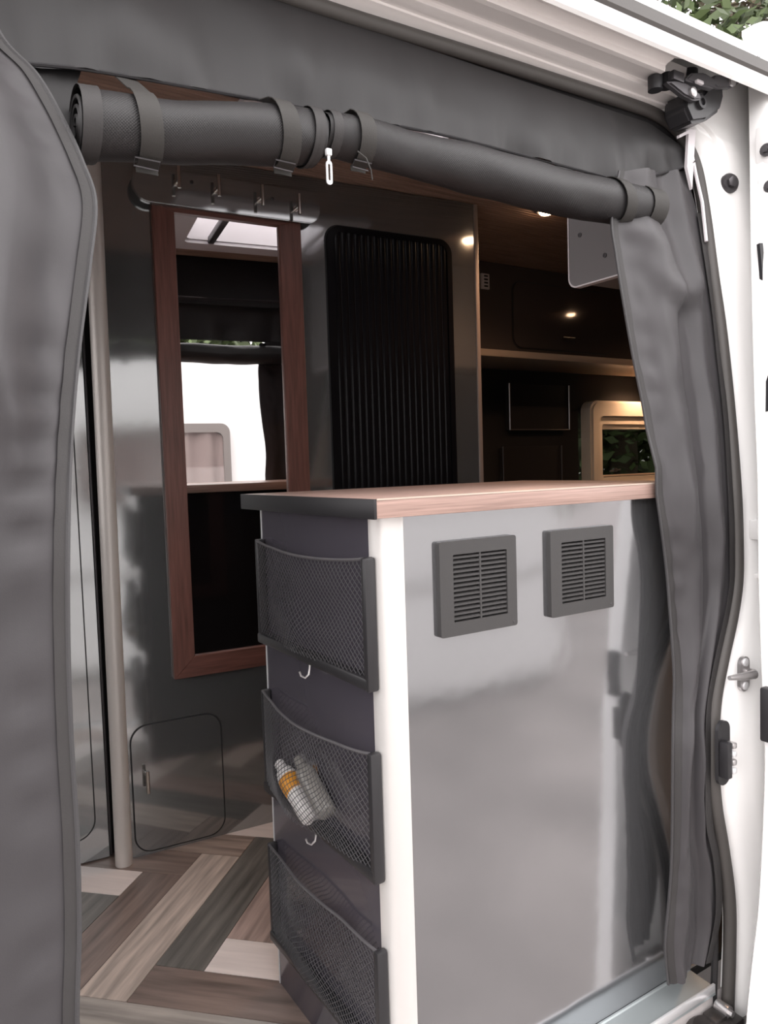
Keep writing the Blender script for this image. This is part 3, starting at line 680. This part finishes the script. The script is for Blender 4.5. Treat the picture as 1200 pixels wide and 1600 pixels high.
# cupboard over the door side, its grey end panel visible under the net roll
ro = thing('door_side_cupboard', 'grey cupboard end with two dark screws hanging by the right curtain', 'cupboard', (.72, .13, 1.345))
bm = B(); prism(bm, rrect(0.0, .205, 0.0, .41, .022, 6, (1, 1, 0, 0)), .0, .014, 'x'); link('end_panel', bm, 'panel_grey', ro)
bm = B(); ring(bm, rrect(-.0015, .2065, -.0015, .412, .023, 6, (1, 1, 0, 0)), rrect(.0015, .2035, .0015, .41, .021, 6, (1, 1, 0, 0)), -.0015, .0145, 'x'); link('edge_band', bm, 'white_plastic', ro)
bm = B(); box(bm, .014, 1.9, .02, .19, .01, .41); link('carcass', bm, 'panel_grey', ro)
for y_, z_ in ((.172, .108), (.104, .048)):
    bm = B(); lathe(bm, Vector((0, y_, z_)), (-1, 0, 0), [(0, .005), (.0015, .005), (.002, .003)], 10); link('screw', bm, 'dark_steel', ro)

# ------------------------------------------------------------------ fabric: pelmet, curtains, net rolls
# pelmet
low = [(-1.0, .06, 1.40), (-.60, .06, 1.40), (-.46, .062, 1.41), (-.377, .066, 1.424), (-.349, .068, 1.429), (-.292, .070, 1.435), (-.214, .071, 1.441), (-.128, .072, 1.447), (-.033, .074, 1.454), (.072, .075, 1.460),
       (.190, .076, 1.466), (.320, .077, 1.467), (.467, .077, 1.467), (.565, .076, 1.467), (.619, .078, 1.474), (.680, .083, 1.497), (.767, .090, 1.528), (.80, .09, 1.545)]
lowp = spline(low, 6); rows = []
NV = 22
for j in range(NV + 1):
    v = j / NV; r = []
    for i, p in enumerate(lowp):
        topz = 1.606 if p.x < .70 else 1.606 - (p.x - .70) * .25
        z = lerp(p.z, topz, v); y = lerp(p.y, .103, v)
        pk = (1 - v) ** .9
        y += -.006 * math.sin(math.pi * v) + .026 * pk * fn((p.x * 17, v * .9, 1.0)) + .004 * pk * fn((p.x * 40, v * 1.2, 4.0)) + .006 * fn((p.x * 4, v * 2, 5)) * (1 - v * v) - .004 * pk
        r.append((p.x, y, z))
    rows.append(r)
pel = thing('fabric_pelmet', 'dark grey fabric pelmet across the top of the doorway', 'pelmet', (0, 0, 0))
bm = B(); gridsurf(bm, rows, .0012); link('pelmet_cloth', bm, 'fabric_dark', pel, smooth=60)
bm = B(); tube(bm, [Vector((p.x, p.y - .005, p.z)) for p in lowp], .0022, 6); link('hem_piping', bm, 'black_satin', pel)

# right curtain
LE = [(.545, .050, 1.470), (.518, .045, 1.384), (.517, .036, 1.320), (.520, .024, 1.240), (.522, .008, 1.150), (.526, -.013, 1.039), (.523, -.041, .887), (.532, -.048, .789), (.535, -.053, .713), (.535, -.061, .593),
      (.530, -.063, .53), (.515, -.072, .446), (.512, -.071, .280), (.508, -.067, .190), (.501, -.064, .112), (.513, -.061, .035)]
RE = [(.79, .092, 1.530), (.797, .072, 1.450), (.790, .055, 1.38), (.783, .03, 1.25), (.770, .010, 1.15), (.752, -.015, 1.035), (.724, -.042, .89), (.715, -.05, .79), (.705, -.054, .72), (.648, -.062, .60),
      (.622, -.066, .53), (.606, -.074, .444), (.607, -.074, .33), (.632, -.071, .25), (.645, -.066, .15), (.622, -.062, .063)]
NS = 7
def pull_in(P):                                     # the hanging cloth lies close to the cabinet front below the worktop
    out_ = []
    for p in P:
        k = .026 * (1 - min(1, max(0, (p[2] - .85) / .4)))
        lim = -.0245 + max(0, p[2] - .95) * .30
        k = min(k, lim - p[1])
        out_.append((p[0] + 1.32 * k, p[1] + k, p[2]))
    return out_
LE = pull_in(LE)
Ls, Rs = spline(LE, NS), spline(RE, NS)
NU = 44; rows = []; H_ = len(Ls)
def ridge(u, c, w): return math.exp(-((u - c) / w) ** 2)
for j in range(H_):
    v = j / (H_ - 1); r = []
    for i in range(NU + 1):
        u = i / NU; p = Ls[j].lerp(Rs[j], u); e = min(1, u * 6) * min(1, (1 - u) * 5)
        zz = p.z
        d = .016 * ridge(u, .30 + .08 * math.sin(v * 4), .16) - .014 * ridge(u, .62 + .1 * v, .10) + .012 * ridge(u, .82, .08)
        d += .007 * fn((u * 3.0, zz * 5.0, 3.0)) + .004 * fn((u * 9, zz * 16, 9.0))
        # slumped pleats near the top
        zc = 1.262 + .10 * (u - .55) ** 2 * 4 - .02 * u
        over = (1 / (1 + math.exp(-(zz - zc) / .009))) * math.exp(-max(0, zz - zc) / .075)
        d += .046 * over * ridge(u, .60, .24) + .010 * math.exp(-((zz - 1.36) / .03) ** 2) * ridge(u, .3, .2)
        d += .004 * math.sin(zz * 120 + u * 3) * ridge(u, .14, .10) * (.5 + .5 * fn((zz * 6, 1, 2))) 
        yy = p.y - max(d, -.008) * e
        if p.x < .68: yy = min(yy, -.0225 + max(0, zz - .95) * .30)
        r.append((p.x + .002 * fn((u * 5, zz * 9, 2)) * e, yy, zz))
    rows.append(r)
rc = thing('right_curtain', 'grey fabric curtain bunched along the right side of the doorway', 'curtain', (0, 0, 0))
bm = B(); gridsurf(bm, rows, .0013); link('curtain_cloth', bm, 'fabric', rc, smooth=70)
def edge_parts(rows, iz0, iz1, par, off=-.003):
    bm = B(); tube(bm, [Vector(r[0]) + Vector((-.001, off, 0)) for r in rows], .0026, 6); link('zip', bm, 'zip_teeth', par)
    bm = B(); tr = []
    for r in rows:
        acc = 0.0; pts = [Vector(r[0])]
        for a, b in zip(r, r[1:]):
            a, b = Vector(a), Vector(b); L_ = (b - a).length
            if acc + L_ >= iz1: pts.append(a.lerp(b, (iz1 - acc) / L_)); break
            acc += L_; pts.append(b)
        tr.append([pts[0] + Vector((0, -.0016, 0)), (pts[0] + pts[-1]) / 2 + Vector((0, -.0034, 0)), pts[-1] + Vector((0, -.0016, 0))])
    gridsurf(bm, tr, .0008); link('hem_tape', bm, 'tape', par, smooth=60)
edge_parts(rows, 0, .016, rc)
bm = B(); gridsurf(bm, [[Vector(r[-1]) + Vector((-.010, -.006, 0)), Vector(r[-1]) + Vector((.001, -.008, 0)), Vector(r[-1]) + Vector((.012, -.004, 0))] for r in rows[8:]], .001); link('side_binding', bm, 'tape', rc)

# left curtain
LR = [(-.455, .03, 1.50), (-.430, .039, 1.432), (-.397, .031, 1.394), (-.375, .021, 1.348), (-.360, .011, 1.304), (-.351, .002, 1.259), (-.364, -.013, 1.186), (-.384, -.032, 1.088), (-.399, -.051, .996), (-.410, -.070, .901), (-.416, -.077, .807),
      (-.419, -.083, .713), (-.420, -.090, .619), (-.424, -.096, .526), (-.432, -.103, .436), (-.435, -.10, .3), (-.435, -.095, .15), (-.43, -.09, .03)]
Rl = spline(LR, 8); rows = []
for j, p in enumerate(Rl):
    r = []; z = p.z
    xl = -.80; lp = Vector((xl, yd(z) - .05, z)); v = j / (len(Rl) - 1)
    for i in range(NU + 1):
        u = i / NU; q = p.lerp(lp, u); e = min(1, u * 7)
        d = .030 * ridge(u, .20 + .05 * v, .11) * (.5 + .5 * math.exp(-((z - 1.15) / .35) ** 2)) - .012 * ridge(u, .40, .10) + .02 * ridge(u, .6, .12)
        zc = .90 + .62 * u
        d += .05 * (1 / (1 + math.exp(-(z - zc) / .022))) * math.exp(-max(0, z - zc - .05) / .22) * min(1, u * 5) * math.exp(-max(0, u - .35) / .2)
        d += .008 * fn((u * 3.2, z * 3.0, 13.0)) + .003 * fn((u * 12, z * 14, 19.0))
        d += (.008 * math.sin(z * 105 + 6 * fn((0, z * 5, 0))) * ridge(u, .085, .05)) * (.35 + .65 * math.exp(-((z - 1.08) / .22) ** 2))
        r.append((q.x, q.y - max(d, -.012) * e, z))
    rows.append(r)
lc = thing('left_curtain', 'grey fabric curtain pulled back along the left side of the doorway', 'curtain', (0, 0, 0))
bm = B(); gridsurf(bm, rows, .0013); link('curtain_cloth', bm, 'fabric', lc, smooth=70)
edge_parts(rows, 0, .014, lc)
# fabric panel behind the left roll (side of the net curtain)
bm = B(); rws = []
for j in range(13):
    z = lerp(1.27, 1.45, j / 12); rws.append([(lerp(-.80, -.345 - .006 * math.sin(j * .9), i / 8), .077 + .004 * fn((i * .6, z * 20, 1)) + (z - 1.43) * .12, z) for i in range(9)])
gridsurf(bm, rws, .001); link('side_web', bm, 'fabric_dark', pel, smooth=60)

def roll_surface(path, rads, seed, n=28, m=60):
    pts = []; P = spline(path, 10); rr = []
    for i in range(len(P)):
        t = i / (len(P) - 1) * (len(rads) - 1); k = min(int(t), len(rads) - 2); rr.append(lerp(rads[k], rads[k + 1], t - k))
    rws = []
    for i, p in enumerate(P):
        ring_ = []
        for k in range(n + 1):
            a = 2 * math.pi * k / n; R = rr[i] * (1 + .07 * fn((p.x * 14, math.cos(a) * 1.2, math.sin(a) * 1.2 + seed)))
            R += .0025 * max(0, math.cos(a - .6 - 2 * p.x)) ** 12
            ring_.append(Vector((p.x, p.y + R * math.cos(a), p.z + R * math.sin(a))))
        rws.append(ring_)
    return P, rr, rws
def build_roll(name, label, path, rads, seed):
    t = thing(name, label, 'net roll', (0, 0, 0), 0, 'rolled nets hanging under the pelmet')
    P, rr, rws = roll_surface(path, rads, seed)
    bm = B(); L = (P[-1] - P[0]).length
    gridsurf(bm, rws, 0, (L / (len(P) - 1), .22 / 28)); link('rolled_net', bm, 'net_cloth', t, smooth=70)
    # spiral end
    for end, sg in ((0, -1), (-1, 1)):
        bm = B(); c = P[end]; sp = [Vector((c.x + sg * .0005, c.y + (rr[end] * (.15 + .8 * s / 60)) * math.cos(s * .32), c.z + (rr[end] * (.15 + .8 * s / 60)) * math.sin(s * .32))) for s in range(61)]
        tube(bm, sp, .0022, 5); link('spiral_end', bm, 'fabric_dark', t)
    return t, P, rr
def band(par, P, rr, x0, x1, name, m, extra=.0016):
    bm = B(); rws = []
    for s in range(7):
        x = lerp(x0, x1, s / 6)
        i = min(range(len(P)), key=lambda k: abs(P[k].x - x)); c = P[i]; R = rr[i] * 1.045 + extra
        cz = c.z; 
        rws.append([Vector((x, c.y + R * math.cos(2 * math.pi * k / 28), cz + R * math.sin(2 * math.pi * k / 28))) for k in range(29)])
    gridsurf(bm, rws, .0008); return link(name, bm, m, par, smooth=60)
def strap(par, P, rr, x, wd_, topz, buckle=True, skew=0.0):
    i = min(range(len(P)), key=lambda k: abs(P[k].x - x)); c = P[i]; R = rr[i] * 1.06 + .003
    pts = [(max(c.y + .016, .071), topz)]
    pts += [(c.y + R * math.cos(a), c.z + R * math.sin(a)) for a in [math.radians(d) for d in range(110, 290, 15)]]
    pts += [(c.y + .004, c.z - R - .006)]
    bm = B(); gridsurf(bm, [[(x - wd_ / 2 + skew * (pz - c.z), py_, pz), (x + skew * (pz - c.z), py_ - .0006, pz), (x + wd_ / 2 + skew * (pz - c.z), py_, pz)] for py_, pz in pts], .0012)
    s = link('strap', bm, 'strap_web', par, smooth=60)
    if buckle:
        bm = B(); z = c.z - R * .86; yb = c.y - R * .52
        tube(bm, [(x - wd_ / 2 - .001, yb + .003, z - .004), (x + wd_ / 2 + .001, yb + .002, z - .005), (x + wd_ / 2 + .001, yb + .010, z - .012), (x - wd_ / 2 - .001, yb + .010, z - .011)], .0011, 6, closed=True)
        link('buckle', bm, 'dark_steel', s)
rl, PL_, RL_ = build_roll('net_roll', 'left rolled-up insect net strapped under the pelmet', [(-.358, .042, 1.357), (-.25, .045, 1.372), (-.15, .049, 1.392), (-.05, .054, 1.409)], [.038, .036, .036, .037, .034], 1.0)
band(rl, PL_, RL_, -.359, -.338, 'end_tape', 'tape'); strap(rl, PL_, RL_, -.286, .026, 1.436, skew=-.12); strap(rl, PL_, RL_, -.108, .025, 1.448, skew=-.15)
band(rl, PL_, RL_, -.071, -.055, 'end_tape', 'tape')
rr_, PR_, RR_ = build_roll('net_roll', 'right rolled-up insect net strapped under the pelmet', [(-.045, .050, 1.415), (.028, .055, 1.420), (.103, .056, 1.417), (.247, .056, 1.417), (.413, .055, 1.413), (.55, .056, 1.418), (.645, .057, 1.422)], [.026, .032, .030, .036, .036, .035, .033], 6.0)
band(rr_, PR_, RR_, -.040, -.026, 'end_tape', 'tape'); strap(rr_, PR_, RR_, .012, .024, 1.455, skew=-.1); strap(rr_, PR_, RR_, .540, .026, 1.462, False, skew=-.25); band(rr_, PR_, RR_, .605, .646, 'end_tape', 'strap_web')
bm = B()
zx, zy, zz = -.0605, .004, 1.366
ring(bm, rrect(zx - .0042, zx + .0042, zz - .036, zz - .006, .004, 4), rrect(zx - .0018, zx + .0018, zz - .031, zz - .010, .0017, 4), zy - .001, zy + .001); cyl(bm, (zx, zy, zz - .007), (zx, zy, zz + .002), .002, 8); box(bm, zx - .004, zx + .004, zy - .003, zy + .003, zz, zz + .009, .0015)
link('zip_pull', bm, 'bright_aluminium', rl)
bm = B(); tube(bm, [(-.012, .012, 1.384), (-.004, .004, 1.374), (.003, .004, 1.36), (.006, .006, 1.348)], .0009, 5); link('loose_thread', bm, 'strap_web', rr_)

# ------------------------------------------------------------------ outside: neighbouring caravan and trees
cv = thing('caravan', 'white neighbouring caravan with a pink-curtained window', 'caravan', (0.0, -3.0, -.60))
bm = B(); prism(bm, [(-3.3, .06), (-3.15, .05), (3.4, .05), (3.5, .2), (3.5, 2.2), (3.1, 2.46), (-3.0, 2.50), (-3.4, 2.2)], -2.1, 0.0); bmesh.ops.bevel(bm, geom=bm.edges[:], offset=.05, segments=3, affect='EDGES'); link('body_shell', bm, 'caravan_white', cv)
bm = B(); ring(bm, rrect(-.10, 1.03, 1.32, 1.94, .07, 6), rrect(-.05, .975, 1.37, 1.87, .05, 6), -.01, .058); wf = link('window_frame', bm, 'caravan_frame', cv)
bm = B(); rws = [[(lerp(-.06, .985, i / 60), .024 + .018 * math.sin(i * .75 + .6 * math.sin(i * .31)) , lerp(1.36, 1.885, j / 6)) for i in range(61)] for j in range(7)]; gridsurf(bm, rws); link('window_curtain', bm, 'pink_cloth', wf)
bm = B(); box(bm, -.06, .985, .047, .051, 1.36, 1.885); link('window_pane', bm, 'clear_acrylic', wf)
bm = B(); box(bm, -3.3, 3.4, -.002, .012, .78, .81, .003); link('side_stripe', bm, 'caravan_frame', cv)
for xx in (-.6, .25):
    bm = B(); lathe(bm, Vector((xx, -.22, .33)), (0, 1, 0), [(0, .33), (.19, .33), (.20, .29), (.19, .18), (.21, .17), (.215, .03)], 28); link('wheel', bm, 'black_plastic', cv)

def leaf_cluster(bm, c, R, n, size, rnd):
    for _ in range(n):
        d = Vector((rnd.gauss(0, 1), rnd.gauss(0, 1), rnd.gauss(0, 1))).normalized() * (rnd.random() ** .45)
        p = c + Vector((d.x * R[0], d.y * R[1], d.z * R[2])); s = size * rnd.uniform(.6, 1.3)
        a = Vector((rnd.gauss(0, 1), rnd.gauss(0, 1), rnd.gauss(0, .6))).normalized(); b = a.orthogonal().normalized()
        b = (b * math.cos(rnd.random() * 6.28) + a.cross(b) * math.sin(rnd.random() * 6.28))
        q = [bm.verts.new(p + a * s), bm.verts.new(p + b * s * .45), bm.verts.new(p - a * s), bm.verts.new(p - b * s * .45)]
        bm.faces.new(q)
def tree(loc, h, R, m, label, seed, n=2600):
    rnd = random.Random(seed)
    t = thing('tree', label, 'tree', loc, 0, None)
    bm = B(); tube(bm, [(0, 0, 0), (.05, .03, h * .3), (-.04, .05, h * .6), (.02, 0, h * .85)], [.17, .13, .09, .04], 10)
    for k in range(5):
        a = k * 1.3 + seed; z = h * (.3 + .1 * k)
        tube(bm, [(0, 0, z), (R * .35 * math.cos(a), R * .35 * math.sin(a), z + h * .09), (R * .7 * math.cos(a), R * .7 * math.sin(a), z + h * .14)], [.06, .04, .02], 7)
    link('trunk', bm, 'bark', t)
    bm = B()
    for k in range(12):
        a = rnd.random() * 6.28; rr2 = R * rnd.uniform(.1, .65); z = h * rnd.uniform(.22, .92)
        leaf_cluster(bm, Vector((rr2 * math.cos(a), rr2 * math.sin(a), z)), (R * .5, R * .5, h * .15), n // 12, .085, rnd)
    o = link('foliage', bm, m, t, smooth=0); o['kind'] = 'stuff'
    return t
tree((6.0, 4.6, -.6), 9.0, 2.6, 'leaf_green', 'leafy green tree behind the van at the top right', 3, 26000)
tree((11.2, 5.6, -.6), 11.0, 2.8, 'leaf_brown', 'brownish tree behind the white door at the far right', 5, 26000)
tree((10.0, 10.6, -.6), 13.0, 3.4, 'leaf_olive', 'olive tree further back behind the green tree', 8, 26000)
tree((-2.6, -7.0, -.6), 4.6, 1.7, 'leaf_olive', 'olive tree behind the caravan, toward its front end', 11, 15000)
tree((1.5, -7.6, -.6), 5.4, 2.1, 'leaf_green', 'green tree behind the middle of the caravan', 12, 16000)
tree((5.6, -7.0, -.6), 4.6, 1.7, 'leaf_olive', 'olive tree behind the caravan, toward its rear end', 14, 15000)
